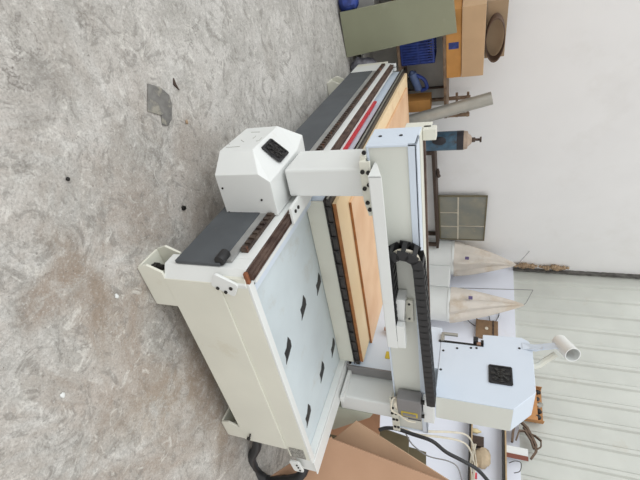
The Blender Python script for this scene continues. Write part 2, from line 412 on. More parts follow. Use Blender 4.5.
# work table
m = MB(); m.box(1.17, XR - .165, 2.0, 4.95, .56, .69)
table = part(m, 'work_table', FILM, cnc, .002)
part(B(1.175, XR - .17, 1.985, 2.0, .565, .69), 'table_front', CREAM, table)
m = MB(); m.box(1.155, 2.68, 1.97, 4.95, .691, .70)
m.box(1.155, 2.68, 1.97, 4.95, .708, .738); m.box(1.165, 2.67, 1.978, 4.94, .70, .708)
for k in range(14): m.box(1.2 + k*.11, 1.21 + k*.11, 1.962, 1.972, .70, .735)
part(m, 'slotted_rim', BLK2, table, .001)
part(B(1.148, 1.156, 1.98, 4.95, .712, .722), 'rim_strip', GALV, table, 0)
pl = part(B(1.19, 2.665, 1.99, 4.93, .739, .765), 'plywood_sheet', PLY, table, .001)
part(B(1.192, 2.663, 1.986, 1.9895, .741, .764), 'sheet_edge', PLYEDGE, table, 0)
pl = part(B(1.315, 2.70, 2.22, 4.8, .766, .784), 'plywood_sheet', PLYR, table, .001)
part(B(1.316, 2.699, 2.2165, 2.2195, .767, .783), 'sheet_edge', PLYEDGE, table, 0)

# gantry
GY = 1.75
m = MB(); m.box(.74, 3.10, GY + .008, 1.96, 1.055, 1.275)
gan = part(m, 'gantry', WHITE2, cnc, .004)
m = MB(); m.box(.73, 3.11, GY, GY + .01, 1.245, 1.285); m.box(.73, .742, GY, 1.965, 1.05, 1.285); m.box(3.098, 3.11, GY, 1.965, 1.05, 1.285)
m.box(.73, 3.11, GY, 1.86, 1.275, 1.285); m.box(.742, 3.098, GY, GY + .01, 1.05, 1.062)
part(m, 'beam_cover', FILM, gan, .003)
part(B(.735, 3.105, 1.865, 1.955, 1.276, 1.29), 'beam_cap', CREAM, gan, .003)
part(B(.76, 3.09, 1.962, 1.985, 1.24, 1.30), 'guide_rail', RAILM, gan, 0)
part(B(.76, 3.09, 1.962, 1.985, 1.09, 1.12), 'guide_rail', RAILM, gan, 0)
m = MB(); m.box(.735, .79, 1.93, 1.99, 1.291, 1.355); m.box(.735, .745, 1.965, 2.04, 1.2, 1.33)
part(m, 'end_stop', CREAM, gan)
part(bolt_mb([(.73, 1.86, 1.20), (.73, 1.86, 1.10)], (-1, 0, 0), .009, .003), 'beam_bolts', STEEL, gan, 0)
# legs
for (x0, x1, y1) in ((.845, 1.005, 2.0), (2.812, 2.99, 2.03)):
    m = MB(); m.box(x0, x1, GY, y1, .598, 1.02)
    lg = part(m, 'gantry_leg', WHITE, gan, .012)
m = MB(); m.box(1.0, 1.095, 1.62, 1.96, .640, .656); m.box(1.058, 1.10, 1.66, 1.95, .61, .640)
part(m, 'rail_carriage', WHITE, gan)
part(bolt_mb([(1.04, 1.66, .656), (1.04, 1.70, .656)], (0, 0, 1), .010, .006), 'carriage_bolts', STEEL, gan, 0)
part(B(2.755, 2.815, 1.70, 2.0, .633, .66), 'rail_carriage', WHITE, gan)
# bolted bracket plates
m = MB()
m.prism([(.79, 1.705, 1.022), (.79, 1.705, 1.075), (.99, 1.705, 1.07), (1.09, 1.705, 1.055), (1.09, 1.705, 1.04), (1.0, 1.705, 1.022)], (0, .012, 0))
m.box(.79, 1.04, 1.717, 1.98, 1.022, 1.05); m.box(.77, .80, 1.73, 1.99, 1.022, 1.05)
part(m, 'bracket_plate', CREAM, gan, .002)
part(bolt_mb([(.84, 1.705, 1.035), (.845, 1.705, 1.063), (.91, 1.705, 1.06), (.93, 1.705, 1.036), (1.01, 1.705, 1.042), (1.05, 1.705, 1.05), (.80, 1.72, 1.06), (.755, 1.735, 1.045)], (0, -1, 0), .011, .008), 'bracket_bolts', STEEL, gan, 0)
m = MB(); m.box(2.68, 3.11, 1.722, 1.735, 1.02, 1.075); m.box(2.80, 3.05, 1.735, 2.0, 1.021, 1.049)
part(m, 'bracket_plate', CREAM, gan, .002)
part(bolt_mb([(2.58 + .1, 1.722, 1.045), (2.80, 1.722, 1.035), (2.87, 1.722, 1.03), (2.87, 1.722, 1.058), (2.95, 1.722, 1.035), (2.95, 1.722, 1.06), (3.05, 1.722, 1.04), (3.05, 1.722, 1.065)], (0, -1, 0), .011, .008), 'bracket_bolts', STEEL, gan, 0)
# motor covers, left seen, right just peeping past the frame
def motor_cover(mx):
    f = (lambda x: x) if not mx else (lambda x: 3.86 - x)
    V = [(.805, 1.62, .262), (.803, 1.62, .52), (.848, 1.62, .576), (1.045, 1.62, .572), (1.045, 1.62, .258),
         (.715, 1.73, .262), (.715, 1.73, .462), (.715, 2.06, .462), (.715, 2.05, .262), (.80, 2.12, .578), (1.045, 2.12, .572), (.80, 2.13, .262), (1.045, 2.13, .262), (.835, 1.98, .588)]
    V = [(f(a), b, c) for a, b, c in V]
    Fc = [(0, 4, 3, 2, 1), (5, 0, 1, 6), (5, 6, 7, 8), (1, 2, 6), (2, 13, 7, 6), (13, 9, 7), (8, 7, 9, 11), (11, 9, 10, 12), (2, 3, 10, 13), (13, 10, 9), (4, 12, 10, 3), (0, 5, 8, 11, 12, 4)]
    return MB().add(V, Fc)
mc = part(motor_cover(False), 'motor_cover', WHITE, gan, .003)
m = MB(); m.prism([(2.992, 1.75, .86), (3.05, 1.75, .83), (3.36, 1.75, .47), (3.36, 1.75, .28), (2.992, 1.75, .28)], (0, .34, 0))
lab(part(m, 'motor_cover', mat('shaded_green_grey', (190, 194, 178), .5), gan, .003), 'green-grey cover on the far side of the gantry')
def fan(c, ux, uy, nn, s, name='cooling_fan'):
    """square axial fan grille: frame, hub, blades"""
    c = Vector(c); ux = Vector(ux).normalized(); nn = Vector(nn).normalized(); uy = nn.cross(ux).normalized() if uy is None else Vector(uy).normalized()
    M = Matrix((ux, uy, nn)).transposed(); h = s/2
    def T(m): m.v = [c + M @ v for v in m.v]; return m
    m = MB(); m.box(-h, h, -h, h, .0, .003)
    for a in (-1, 1):
        m.box(-h, h, a*h - .006, a*h + .006, .003, .009); m.box(a*h - .006, a*h + .006, -h, h, .003, .009)
    part(T(m), name, BLACK, gan, 0)
    m = MB(); m.cyl((0, 0, .003), (0, 0, .012), s*.17, n=16)
    for k in range(7):
        a = 2*PI*k/7
        m.prism([(s*.16*math.cos(a), s*.16*math.sin(a), .004), (s*.44*math.cos(a + .15), s*.44*math.sin(a + .15), .004), (s*.44*math.cos(a + .6), s*.44*math.sin(a + .6), .005), (s*.16*math.cos(a + .5), s*.16*math.sin(a + .5), .005)], (0, 0, .003))
    part(T(m), 'fan_blades', GREYD, gan, 0)
    m = MB()
    for r in (.12, .24, .36, .46): 
        pts = [(s*r*math.cos(2*PI*k/24), s*r*math.sin(2*PI*k/24), .013) for k in range(25)]
        m.tube(pts, .0014, 4)
    for k in range(4):
        a = PI/4 + PI*k/4
        m.cyl((-s*.5*math.cos(a), -s*.5*math.sin(a), .013), (s*.5*math.cos(a), s*.5*math.sin(a), .013), .0016, n=5)
    part(T(m), 'fan_guard', STEEL, gan, 0)
GREYD = mat('dark_grey_plastic', (66, 66, 64), .5, var=.15, scale=30)
a_ = Vector((.803, 1.62, .52)); b_ = Vector((.715, 1.73, .462)); c_ = Vector((.848, 1.62, .576)); d_ = Vector((.715, 2.06, .462)); e_ = Vector((.835, 1.98, .588))
nrm = (d_ - b_).cross(e_ - b_).normalized()
if nrm.z < 0: nrm = -nrm
cen = (b_ + d_ + c_ + e_)/4 + nrm*.0
fan(cen + nrm*.001 + Vector((0, .0, 0)), (0, 1, 0), None, nrm, .115)
part(bolt_mb([(.95, 1.62, .50), (.88, 1.62, .285), (1.03, 1.62, .275)], (0, -1, 0), .006, .004), 'cover_screws', STEEL, gan, 0)
for st in (((229, 139.5), (228, 142), (229.5, 144.5)), ((241, 140), (244, 142)), ((253, 138.5), (256, 136)), ((256, 141), (259, 140.5), (262, 137.5)), ((251, 132.3), (260, 132)), ((226, 147.5), (240, 146.5))):
    P = [at_X(x, y, .7146) for x, y in st]
    part(MB().tube(P, .0016, 4), 'embossed_mark', GALV, gan, 0)
# cable tray along the beam
m = MB(); m.box(.815, 1.965, 1.60, 1.606, 1.09, 1.148); m.box(.815, 1.965, 1.606, 1.757, 1.085, 1.091)
m.prism([(.815, 1.60, 1.088), (.815, 1.60, 1.148), (.815, 1.74, 1.10), (.815, 1.745, 1.088)], (.006, 0, 0))
part(m, 'cable_tray', WHITE, gan, .002)
m = MB(); m.box(1.78, 1.965, 1.607, 1.65, 1.149, 1.195); m.prism([(1.62, 1.66, 1.10), (1.965, 1.66, 1.10), (1.965, 1.66, 1.17), (1.62, 1.66, 1.2)], (0, .09, 0))
part(m, 'chain_bracket', WHITE, gan, .002)
m = MB(); m.box(1.69, 1.87, 1.735, 1.76, 1.185, 1.23)
part(m, 'mounting_plate', CREAM, gan, .002)
part(bolt_mb([(1.72, 1.735, 1.208), (1.84, 1.735, 1.205)], (0, -1, 0), .007, .004), 'plate_bolts', STEEL, gan, 0)
# junction box
m = MB(); m.box(2.58, 2.80, 1.66, 1.745, 1.09, 1.255)
jb = part(m, 'junction_box', GREYB, gan, .006)
part(B(2.72, 2.77, 1.655, 1.6595, 1.115, 1.23), 'box_label', YEL, gan, 0)
part(B(2.73, 2.76, 1.652, 1.6549, 1.125, 1.22), 'box_label_inset', GREYB, gan, 0)
m = MB(); m.cyl((2.77, 1.68, 1.255), (2.77, 1.68, 1.275), .014, n=12)
part(m, 'cable_gland', STEEL, gan, 0, smooth=True)
m = MB(); m.cyl((2.60, 1.68, 1.255), (2.60, 1.68, 1.28), .016, n=12)
part(m, 'cable_gland', STEEL, gan, 0, smooth=True)
m = MB(); m.tube([(2.62, 1.70, 1.09), (2.60, 1.66, 1.06), (2.70, 1.64, 1.05), (2.76, 1.65, 1.10), (2.80, 1.64, 1.16), (2.83, 1.66, 1.21)], .006)
m.tube([(2.64, 1.70, 1.09), (2.66, 1.67, 1.075), (2.73, 1.68, 1.08)], .014)
part(m, 'signal_cable', CABW, gan, 0, smooth=True)
part(B(2.81, 2.845, 1.68, 1.72, 1.155, 1.25), 'plug', BLACK, gan)
part(B(2.60, 2.875, 1.70, 1.748, 1.265, 1.34), 'carriage_block', WHITE, gan, .003)

# spindle head
m = MB()
prof = [(1.75, 1.346), (1.75, 1.847), (1.905, 1.99), (2.30, 2.0), (2.355, 1.98), (2.385, 1.93), (2.37, 1.655), (2.255, 1.65), (2.245, 1.346)]
m.prism([(2.605, a, b) for a, b in prof], (.26, 0, 0))
head = part(m, 'spindle_head', FILM, cnc, .004)
part(B(2.612, 2.86, 1.7455, 1.7492, 1.350, 1.843), 'rear_shade_panel', WHITE2, head, 0)  # thin overlay, its greyer colour paints in the shade on this side
g0 = gan; gan = head
fan((2.604, 2.005, 1.772), (0, 1, 0), (0, 0, 1), (-1, 0, 0), .145)
gan = g0
part(bolt_mb([(2.605, 2.16, 1.37), (2.605, 1.98, 1.365), (2.605, 2.2, 1.47), (2.605, 2.22, 1.57), (2.605, 2.225, 1.61), (2.605, 2.275, 1.91), (2.605, 2.295, 1.95)], (-1, 0, 0), .009, .003), 'panel_screws', STEEL, head, 0)
part(B(2.61, 2.86, 1.99, 2.4, 1.05, 1.345), 'head_carriage', FILM, head, .004)
part(B(2.70, 2.80, 1.97, 2.7, .66, 1.045), 'lower_guard', FILM, head, .003)
part(B(2.698, 2.80, 1.955, 1.969, .63, 1.045), 'carriage_side', GREYB, head, .002)
part(B(2.694, 2.6995, 2.08, 2.15, .92, .975), 'warning_sticker', YEL, head, 0)
m = MB(); m.box(2.60, 2.62, 2.246, 2.262, 1.33, 1.66); m.box(2.58, 2.62, 2.262, 2.29, 1.64, 1.66)
part(m, 'limit_rod', STEEL, head, 0)
part(B(2.57, 2.61, 2.265, 2.31, 1.585, 1.62), 'limit_switch', BLACK, head)
part(B(2.585, 2.605, 2.25, 2.275, 1.61, 1.64), 'switch_arm', COPPER, head, 0)
m = MB(); m.cyl((2.59, 2.32, 1.36), (2.59, 2.32, 1.47), .014, n=10); m.box(2.585, 2.62, 2.25, 2.33, 1.345, 1.37)
part(m, 'hose_nipple', GALV, head, 0, smooth=True)
P = at_X(380, 329, 2.66)
m = MB(); m.cyl((2.65, P.y, .90), (2.65, P.y, .98), .04, n=18); m.cyl((2.65, P.y, .87), (2.65, P.y, .90), .018, n=12); m.box(2.65, 2.705, P.y - .03, P.y + .03, .93, .97)
part(m, 'spindle_nose', COPPER, head, 0, smooth=True)
# tube carried by a bent strap above the head
m = MB()
m.prism([(2.60, 2.33, 1.93), (2.60, 2.27, 1.93), (2.597, 2.26, 2.02), (2.56, 2.255, 2.06), (2.56, 2.29, 2.065), (2.597, 2.32, 2.02)], (.005, 0, 0))
A0 = at_X(533, 348, 2.60); A1 = at_X(568, 345, 2.50)
m.prism([A0 + Vector((0, -.03, -.01)), A0 + Vector((0, .03, -.01)), A1 + Vector((0, .035, .0)), A1 + Vector((0, -.02, .0))], (.006, 0, 0))
strap = part(m, 'tube_strap', FILM, head, .001)
E0 = at_X(559, 341, 2.56); E1 = at_X(573, 355, 2.50)
d = (E1 - E0).normalized()
m = MB(); uu = d.orthogonal().normalized(); ww = d.cross(uu)
rs = []
for (q, r) in ((E0, .052), (E1, .052), (E1, .047), (E0 + d*.004, .047), (E0, .052)):
    rs.append([q + (uu*math.cos(2*PI*k/24) + ww*math.sin(2*PI*k/24))*r for k in range(24)])
m.rings(rs, cap=False)
tb = part(m, 'holder_tube', WHITE, head, 0, smooth=True)
m = MB(); Q0 = at_X(536, 366, 2.70); Q1 = at_X(556, 354, 2.60)
m.tube([Q0 + Vector((0, 0, -.08)), Q0, (Q0 + Q1)/2, Q1], .022)
part(m, 'hose_stub', CREAM, head, 0, smooth=True)

# drag chain
chain = part(B(1.98, 2.02, 1.655, 1.735, 1.10, 1.115), 'drag_chain', BLACK, cnc, 0)
path = []
cxl, czc, rr = 1.375, 1.203, .08
for k in range(13): path.append(Vector((1.95 - (1.95 - cxl)*k/12., 0, czc - rr)))
for k in range(1, 8):
    a = -PI/2 - PI*k/8; path.append(Vector((cxl + rr*math.cos(a), 0, czc + rr*math.sin(a))))
for k in range(25): path.append(Vector((cxl + (2.62 - cxl)*k/24., 0, 1.283 + .045*k/24.)))
Ls = [0]
for i in range(1, len(path)): Ls.append(Ls[-1] + (path[i]-path[i-1]).length)
def sample(s):
    for i in range(1, len(path)):
        if Ls[i] >= s:
            t = (s - Ls[i-1])/(Ls[i]-Ls[i-1]); return path[i-1].lerp(path[i], t), (path[i]-path[i-1]).normalized()
    return path[-1], (path[-1]-path[-2]).normalized()
# one link: two side plates and two cross bars, around its own centre
lm = MB()
for s in (-1, 1):
    lm.prism([(-.030, s*.046 - .004, -.028), (.026, s*.046 - .004, -.028), (.034, s*.046 - .004, 0), (.026, s*.046 - .004, .028), (-.030, s*.046 - .004, .028)], (0, .008, 0))
lm.box(-.012, .012, -.042, .042, .022, .029); lm.box(-.012, .012, -.042, .042, -.029, -.022)
pitchc = .052; nl = int(Ls[-1]/pitchc); first = None
rootloc = Vector(cnc.location)
for i in range(nl):
    p, t = sample((i + .5)*pitchc)
    loc = Vector((p.x, 1.695, p.z)) - rootloc
    if first is None:
        me_o = MB(); me_o.v = [v + rootloc for v in lm.v]; me_o.f = lm.f
        first = me_o.build('chain_link', BLACK, chain); o = first
    else:
        o = first.copy(); C.objects.link(o)
    o.location = loc; o.rotation_euler = (0, -math.atan2(t.z, t.x), 0)
m = MB(); m.tube([Vector((q.x, 1.70, q.z + .004)) for q in path[::3]], .010)
part(m, 'inner_cable', CABW, chain, 0, smooth=True)
# loop of wrapped cable hanging off the near right corner
pts = [at_Y(x, y, Y) for x, y, Y in ((268, 441, 1.30), (257, 445, 1.25), (251.5, 458, 1.22), (256, 471, 1.22), (268, 480, 1.22), (285, 480, 1.22), (299, 477, 1.22), (305, 468, 1.28))]
pts[0].x = 2.5
m = MB(); m.tube(pts, .036, 12, rf=lambda t: 1 + .06*math.sin(t*90))
part(m, 'cable_conduit', BLACK, cnc, 0, smooth=True)

# red strip in the gap beside the rail
a = at_z(341, 148, .64); b = at_z(375, 97, .64)
m = MB(); m.box(1.134, 1.168, a.y, b.y, .602, .636); m.box(1.134, 1.150, a.y, b.y, .636, .652)
tag(m.build('red_strip', REDP, bevel=.001), 'long red plastic strip lying beside the brown guide rail of the machine', 'strip')

# ============================================================ FLOOR THINGS
pts = [at_z(x, y, 0) for x, y in ((147, 83.5), (160, 88), (168, 95), (171, 104), (171, 119), (167, 126), (161.5, 125), (160.5, 115.5), (147, 111.5))]
m = MB(); m.prism([(p.x, p.y, .002) for p in pts], (0, 0, .006))
tag(m.build('steel_offcut', SCRAP, bevel=.001), 'dark flat steel offcut with a notched corner lying on the open concrete floor', 'scrap plate')
a = at_z(183, 208, 0)
m = MB(); m.cyl((a.x, a.y, 0), (a.x, a.y, .014), .016, .013, n=6)
tag(m.build('steel_nut', STEEL), 'small dark nut on the floor left of the motor cover', 'nut')
a = at_z(67, 179, 0)
m = MB(); m.blob((a.x, a.y, .006), (.009, .008, .007), 4)
tag(m.build('pebble', STEEL, smooth=True), 'tiny dark pebble alone on the floor, farthest from the machine', 'pebble')
a = at_z(176, 80, 0)
m = MB(); w0_ = at_z(173, 78, 0); w1_ = at_z(178, 88, 0); m.prism([(w0_.x, w0_.y, .001), (w0_.x + .03, w0_.y - .02, .001), (w1_.x + .012, w1_.y, .001), (w1_.x - .02, w1_.y - .01, .001)], (0, 0, .006))
tag(m.build('wood_chip', DARKW), 'dark splinter lying on the floor just beyond the steel offcut', 'splinter')
for i, (x, y, lb) in enumerate(((116, 296, 'pale plaster crumb on the bare floor well out from the machine foot'), (186, 122, 'yellowish crumb on the floor beside the steel offcut'), (62, 395, 'pale crumb on the floor nearest the lower left corner of the photo'))):
    a = at_z(x, y, 0); m = MB(); m.blob((a.x, a.y, .005), (.012, .009, .006), i, .6)
    tag(m.build('plaster_crumb', FOAM if i == 1 else WHITE, smooth=True), lb, 'crumb', 'crumbs scattered on the floor')

# cardboard sheets at the right of the machine
G1 = Vector((.593, .805, 0)).normalized(); GP = Vector((G1.y, -G1.x, 0)); WSH = 7.22
def at_G(x, y, D): d = ray(x, y); return EYE + d * (D / d.dot(G1))
def sheet(name, m_, D, pts, t, label, cat, group=None, left=0):
    """a stiff sheet standing on the floor, its top edge through the given points"""
    P = [at_G(x, y, D) for x, y in pts]
    for q in P: q.z = max(q.z, .01)
    a = P[0] + GP*left; a.z = 0; b = P[-1].copy(); b.z = 0
    return tag(MB().prism(P + [b, a], G1*t).build(name, m_, bevel=.001), label, cat, group)
sheet('cardboard_sheet', CARD, 2.97, [(331, 437), (332, 439), (470, 492), (480, 600)], .012, 'largest plain brown cardboard sheet standing beside the machine, at the bottom edge of the photo', 'cardboard', 'cardboard sheets beside the machine', .5)
sheet('cardboard_sheet', CARD2B, 3.14, [(331, 441), (356, 421), (470, 494), (480, 600)], .012, 'cardboard sheet whose slanting edge shows just behind the largest one', 'cardboard', 'cardboard sheets beside the machine', .5)
sheet('cardboard_sheet', CARD3, 3.80, [(354, 423), (366, 412), (380, 415), (379, 445)], .012, 'hindmost cardboard piece, only its reddish corner showing beside the gantry leg', 'cardboard', 'cardboard sheets beside the machine')
sheet('olive_board', OLIVED, 3.95, [(380, 428), (409, 438), (408, 462)], .02, 'dark olive board behind the cardboard, the one nearer the gantry leg', 'board', 'olive boards behind the cardboard')
sheet('olive_board', OLIVED, 4.05, [(407, 447), (426, 453), (426, 480)], .02, 'dark olive board behind the cardboard, the one farther from the gantry leg', 'board', 'olive boards behind the cardboard')

# cables hanging from the gantry end to the wall shelf
def cable(name, m_, pts, r, label, d0, d1):
    n = len(pts) - 1
    P = [at_G(x, y, d0 + (d1 - d0)*i/n) for i, (x, y) in enumerate(pts)]
    return tag(MB().tube(P, r, 8).build(name, m_, smooth=True), label, 'cable')
cable('black_cable', BLACK, [(379, 430), (386, 428), (397, 429), (412, 434), (432, 441), (446, 452), (463, 461), (478, 470), (492, 486)], .016, 'thick black cable sagging from the gantry end across the white wall', 3.42, 3.7)
cable('grey_cable', GREYB, [(398, 424), (404, 430), (412, 444), (428, 456), (448, 461), (458, 468), (463, 486)], .006, 'thin grey wire drooping below the thick black cable', 3.5, 4.3)
cable('cream_cable', CABW, [(400, 424), (425, 431), (450, 432), (464, 434), (471, 440), (474, 450)], .012, 'cream wire from the gantry end reaching the shelf nearest the cream bottle', 3.5, at_W(474, 450, WSH).dot(G1))
cable('cream_cable', CABW, [(400, 426), (415, 434), (440, 437), (460, 441), (469, 448), (474, 462)], .012, 'cream wire from the gantry end reaching the shelf farther from the cream bottle', 3.5, at_W(474, 462, WSH).dot(G1))

# ============================================================ STORAGE RACK (back left)
rk = empty('storage_rack', wn(3.2, 5.25, 0))
tag(rk, 'open storage rack with worn wooden shelves against the white plaster wall', 'rack')
def rpart(mb, nm, m_, **k): return mb.build(nm, m_, rk, **k)
RW0, RW1 = 1.35, 3.34
for z, zt in ((.575, .03), (1.125, .035)):
    rpart(B(RW0, RW1, 5.02, 5.5, z, z + zt, fr=FW), 'shelf_board', RACKW, bevel=.003)
for z in (1.27, 1.41):
    rpart(B(3.01, RW1 + .02, 5.06, 5.10, z, z + .03, fr=FW), 'slat', RACKW, bevel=.002)
for w in (1.38, 2.05, 3.29):
    rpart(B(w, w + .04, 5.03, 5.07, 0, 1.125, fr=FW), 'post', RACKW if w > 2 else GALV, bevel=.002) if w < 3 else rpart(B(w, w + .04, 5.02, 5.059, 0, 1.45, fr=FW), 'post', RACKW, bevel=.002)
    rpart(B(w, w + .04, 5.44, 5.48, 0, 1.45, fr=FW), 'post', RACKW, bevel=.002)
rpart(B(3.12, 3.14, 5.46, 5.5, .605, 1.125, fr=FW), 'post', DARKW, bevel=.002)
rpart(B(RW0, RW1 + .1, 5.52, 5.54, .02, 1.13, fr=FW), 'back_shade_panel', RACKG)  # grey panel added to paint the shaded space under the shelves
rpart(B(RW0, RW1, 5.02, 5.5, .12, .145, fr=FW), 'shelf_board', RACKG)
# green sheet leaning on the rack
a = at_N(340, 12, 4.8); b = at_N(347, 57, 4.8); c = at_N(457, 32, 4.98); d = at_N(453, -12, 4.98)
zmin = min(a.z, b.z)
V = [a, b, c, d]; V[0].z = max(V[0].z, .004); V[1].z = max(V[1].z, .004)
m = MB(); m.prism(V, N1*-.018)
tag(m.build('green_sheet', OLIVE, bevel=.002), 'tall dull green sheet leaning upright against the storage rack', 'board')
# things on and around the rack
def crate(p0, w, dpt, h, name, m_, label):
    """slatted open plastic crate"""
    w0, n0, z0 = p0; m = MB(FW); t = .008
    m.box(w0, w0 + w, n0, n0 + dpt, z0, z0 + t)
    for z in (z0 + .0, z0 + h*.5, z0 + h - .025):
        for q in (n0, n0 + dpt - t): m.box(w0, w0 + w, q, q + t, z, z + .022)
        for q in (w0, w0 + w - t): m.box(q, q + t, n0, n0 + dpt, z, z + .022)
    k = 0
    while k <= w - t:
        for q in (n0, n0 + dpt - t): m.box(w0 + k, w0 + k + .018, q + .001, q + t - .001, z0, z0 + h)
        k += .034
    k = 0
    while k <= dpt - t:
        for q in (w0, w0 + w - t): m.box(q + .001, q + t - .001, n0 + k, n0 + k + .018, z0, z0 + h)
        k += .034
    m.box(w0 + .02, w0 + w - .02, n0 + .02, n0 + dpt - .02, z0 + .01, z0 + h*.8)
    return tag(m.build(name, m_), label, 'crate')
q0 = WN(at_N(409, 38, 5.1)); q1 = WN(at_N(435, 62, 5.1))
crate((q0[0], 5.08, .607), q1[0] - q0[0], .3, q1[2] - .607, 'blue_crate', BLUEP, 'blue slatted plastic crate on the rack shelf beside the green sheet')
# blue power tool: body, handle, guard
tl = empty('power_tool', wn(*WN(at_N(412, 80, 5.2))[:2], .607)); tag(tl, 'faded blue power tool lying on the rack shelf beside the blue crate', 'power tool')
w0 = WN(at_N(412, 70, 5.15)); w1 = WN(at_N(432, 92, 5.15))
cw = (w0[0] + w1[0])/2
m = MB(FW); m.cyl((cw - .12, 5.16, .72), (cw + .12, 5.16, .79), .055, .05, n=16); m.cyl((cw - .12, 5.16, .72), (cw - .15, 5.16, .71), .04, .02, n=16)
m.build('motor_body', BLUEG, tl, smooth=True)
m = MB(FW); m.tube([(cw - .09, 5.16, .77), (cw - .02, 5.15, .87), (cw + .10, 5.15, .90), (cw + .14, 5.16, .82)], .024)
m.build('handle', BLUEP, tl, smooth=True)
m = MB(FW); m.cyl((cw + .07, 5.24, .70), (cw + .07, 5.27, .70), .09, n=24); m.box(cw - .14, cw + .15, 5.10, 5.30, .607, .622)
m.build('base_plate', GREYD, tl)
q = WN(at_N(413, 100, 5.15)); q2 = WN(at_N(431, 110, 5.15))
m = MB(FW); m.box(q[0], q2[0], 5.12, 5.32, .607, q2[2])
tag(m.build('orange_carton', ORC, bevel=.003), 'small orange carton on the rack shelf between power tool and steel duct', 'carton')
def carton(w0, w1, n0, n1, z0, z1, m_, label):
    e = empty('carton', wn((w0 + w1)/2, (n0 + n1)/2, z0)); tag(e, label, 'carton')
    B(w0, w1, n0, n1, z0, z1, fr=FW).build('box_body', m_, e, bevel=.004)
    B(w0 + .001, w1 - .001, (n0 + n1)/2 - .03, (n0 + n1)/2 + .03, z1, z1 + .001, fr=FW).build('tape', BLUEG, e)
    B((w0 + w1)/2 - .04, (w0 + w1)/2 + .04, n0 - .001, n0, z0 + .03, z1 - .03, fr=FW).build('print', BLUEP if z0 < 1.2 else CARD2, e)
    return e
q = WN(at_N(451, 10, 5.05)); q2 = WN(at_N(461, 77, 5.05)); q3 = WN(at_N(483, 76, 5.05))
carton(q[0], q2[0], 5.05, 5.42, 1.161, q2[2], ORC, 'flat orange-brown carton on top of the storage rack, under the taller tan one')
carton(q[0] - .02, q3[0] - .02, 5.03, 5.40, q2[2] + .004, q3[2], CARD2, 'tall tan carton standing on the flat orange-brown carton')
# flat carton and a brown belt loop on top of the cartons
p = WN(at_N(484, 3, 5.2)); p2 = WN(at_N(504, 57, 5.2)); zc = q3[2] + .005
B(p[0], p2[0], 5.22, 5.38, zc, p2[2], fr=FW).build('cardboard_box', CARD2D, bevel=.003)
tag(bpy.data.objects['cardboard_box'], 'darker tan cardboard box on top of the tall tan carton behind the belt loop', 'carton')
c0 = (WN(at_N(494, 38, 5.15))[0]); zr = .105
m = MB(FW); ringo = []
for (n_, r) in ((5.07, 1), (5.20, 1), (5.20, .93), (5.07, .93), (5.07, 1)):
    ringo.append([(c0 + .26*r*math.cos(2*PI*k/36), n_, zc + zr + .002 + zr*r*math.sin(2*PI*k/36)) for k in range(36)])
m.rings(ringo, cap=False)
tag(m.build('sanding_belt', OAK, smooth=True), 'brown belt loop lying before the darker tan box on the cartons', 'belt')
# bag, blue bundle, grey duct
a = at_z(352, 62, 0); q = WN(a)
q = (q[0] + .02, q[1] + .02)
m = MB(FW); m.blob((q[0] + .02, 5.0 - .12, .17), (.13, .1, .18), 5, .45)
tag(m.build('plastic_bag', PBAG, smooth=True), 'crumpled grey plastic bag on the floor between green sheet and machine rails', 'bag')
q = WN(at_N(354, 1, 4.9)); m = MB(FW); m.blob((q[0], 4.88, .12), (.11, .09, .12), 8, .5)
tag(m.build('blue_bundle', BLUEP, smooth=True), 'blue plastic bundle on the floor beside the green sheet', 'bundle')
q = WN(at_N(378, 2, 5.2)); m = MB(FW); m.box(q[0] - .3, q[0] + .25, 5.1, 5.4, .146, .36)
tag(m.build('storage_box', mat('pale_grey_box', (200, 200, 198), .6), bevel=.01), 'pale grey box on the lowest rack shelf behind the green sheet', 'box')
p1 = WN(at_N(492, 98, 4.93)); p0 = WN(at_N(410, 121, 4.80)); pa = Vector(p0); pb = Vector(p1); dv = pb - pa
tfl = (.03 - pa.z)/dv.z; pa = pa + dv*tfl
m = MB(FW); dd = (pb - pa).normalized()
rs = []; uu = dd.orthogonal().normalized(); ww = dd.cross(uu)
for (q, r) in ((pa, .080), (pb, .080), (pb, .075), (pa, .075), (pa, .080)):
    rs.append([q + (uu*math.cos(2*PI*k/24) + ww*math.sin(2*PI*k/24))*r for k in range(24)])
m.rings(rs, cap=False)
tag(m.build('steel_duct', GALV, smooth=True), 'long grey steel duct leaning against the wall beside the storage rack', 'duct')

# workbench against the wall behind the gantry
wb = empty('workbench', wn(4.9, 5.4, 0)); tag(wb, 'dark timber workbench against the plaster wall, mostly hidden behind the gantry beam', 'workbench')
bz = at_N(437.6, 170, 5.58).z
B(3.98, 6.45, 5.24, 5.58, bz - .05, bz, fr=FW).build('bench_top', DARKW, wb, bevel=.003)
for w in (4.1, 6.35):
    for n_ in (5.26, 5.54): B(w - .03, w + .03, n_ - .03, n_ + .03, 0, bz - .05, fr=FW).build('leg', DARKW, wb)
q = WN(at_N(437, 173, 5.3)); m = MB(FW); m.blob((q[0], 5.3, bz + .032), (.09, .05, .03), 11, .6); m.blob((q[0] + .06, 5.3, bz + .04), (.03, .03, .035), 12, .6)
tag(m.build('rag', DARKW, smooth=True), 'small dark rag lying on the timber workbench', 'rag')
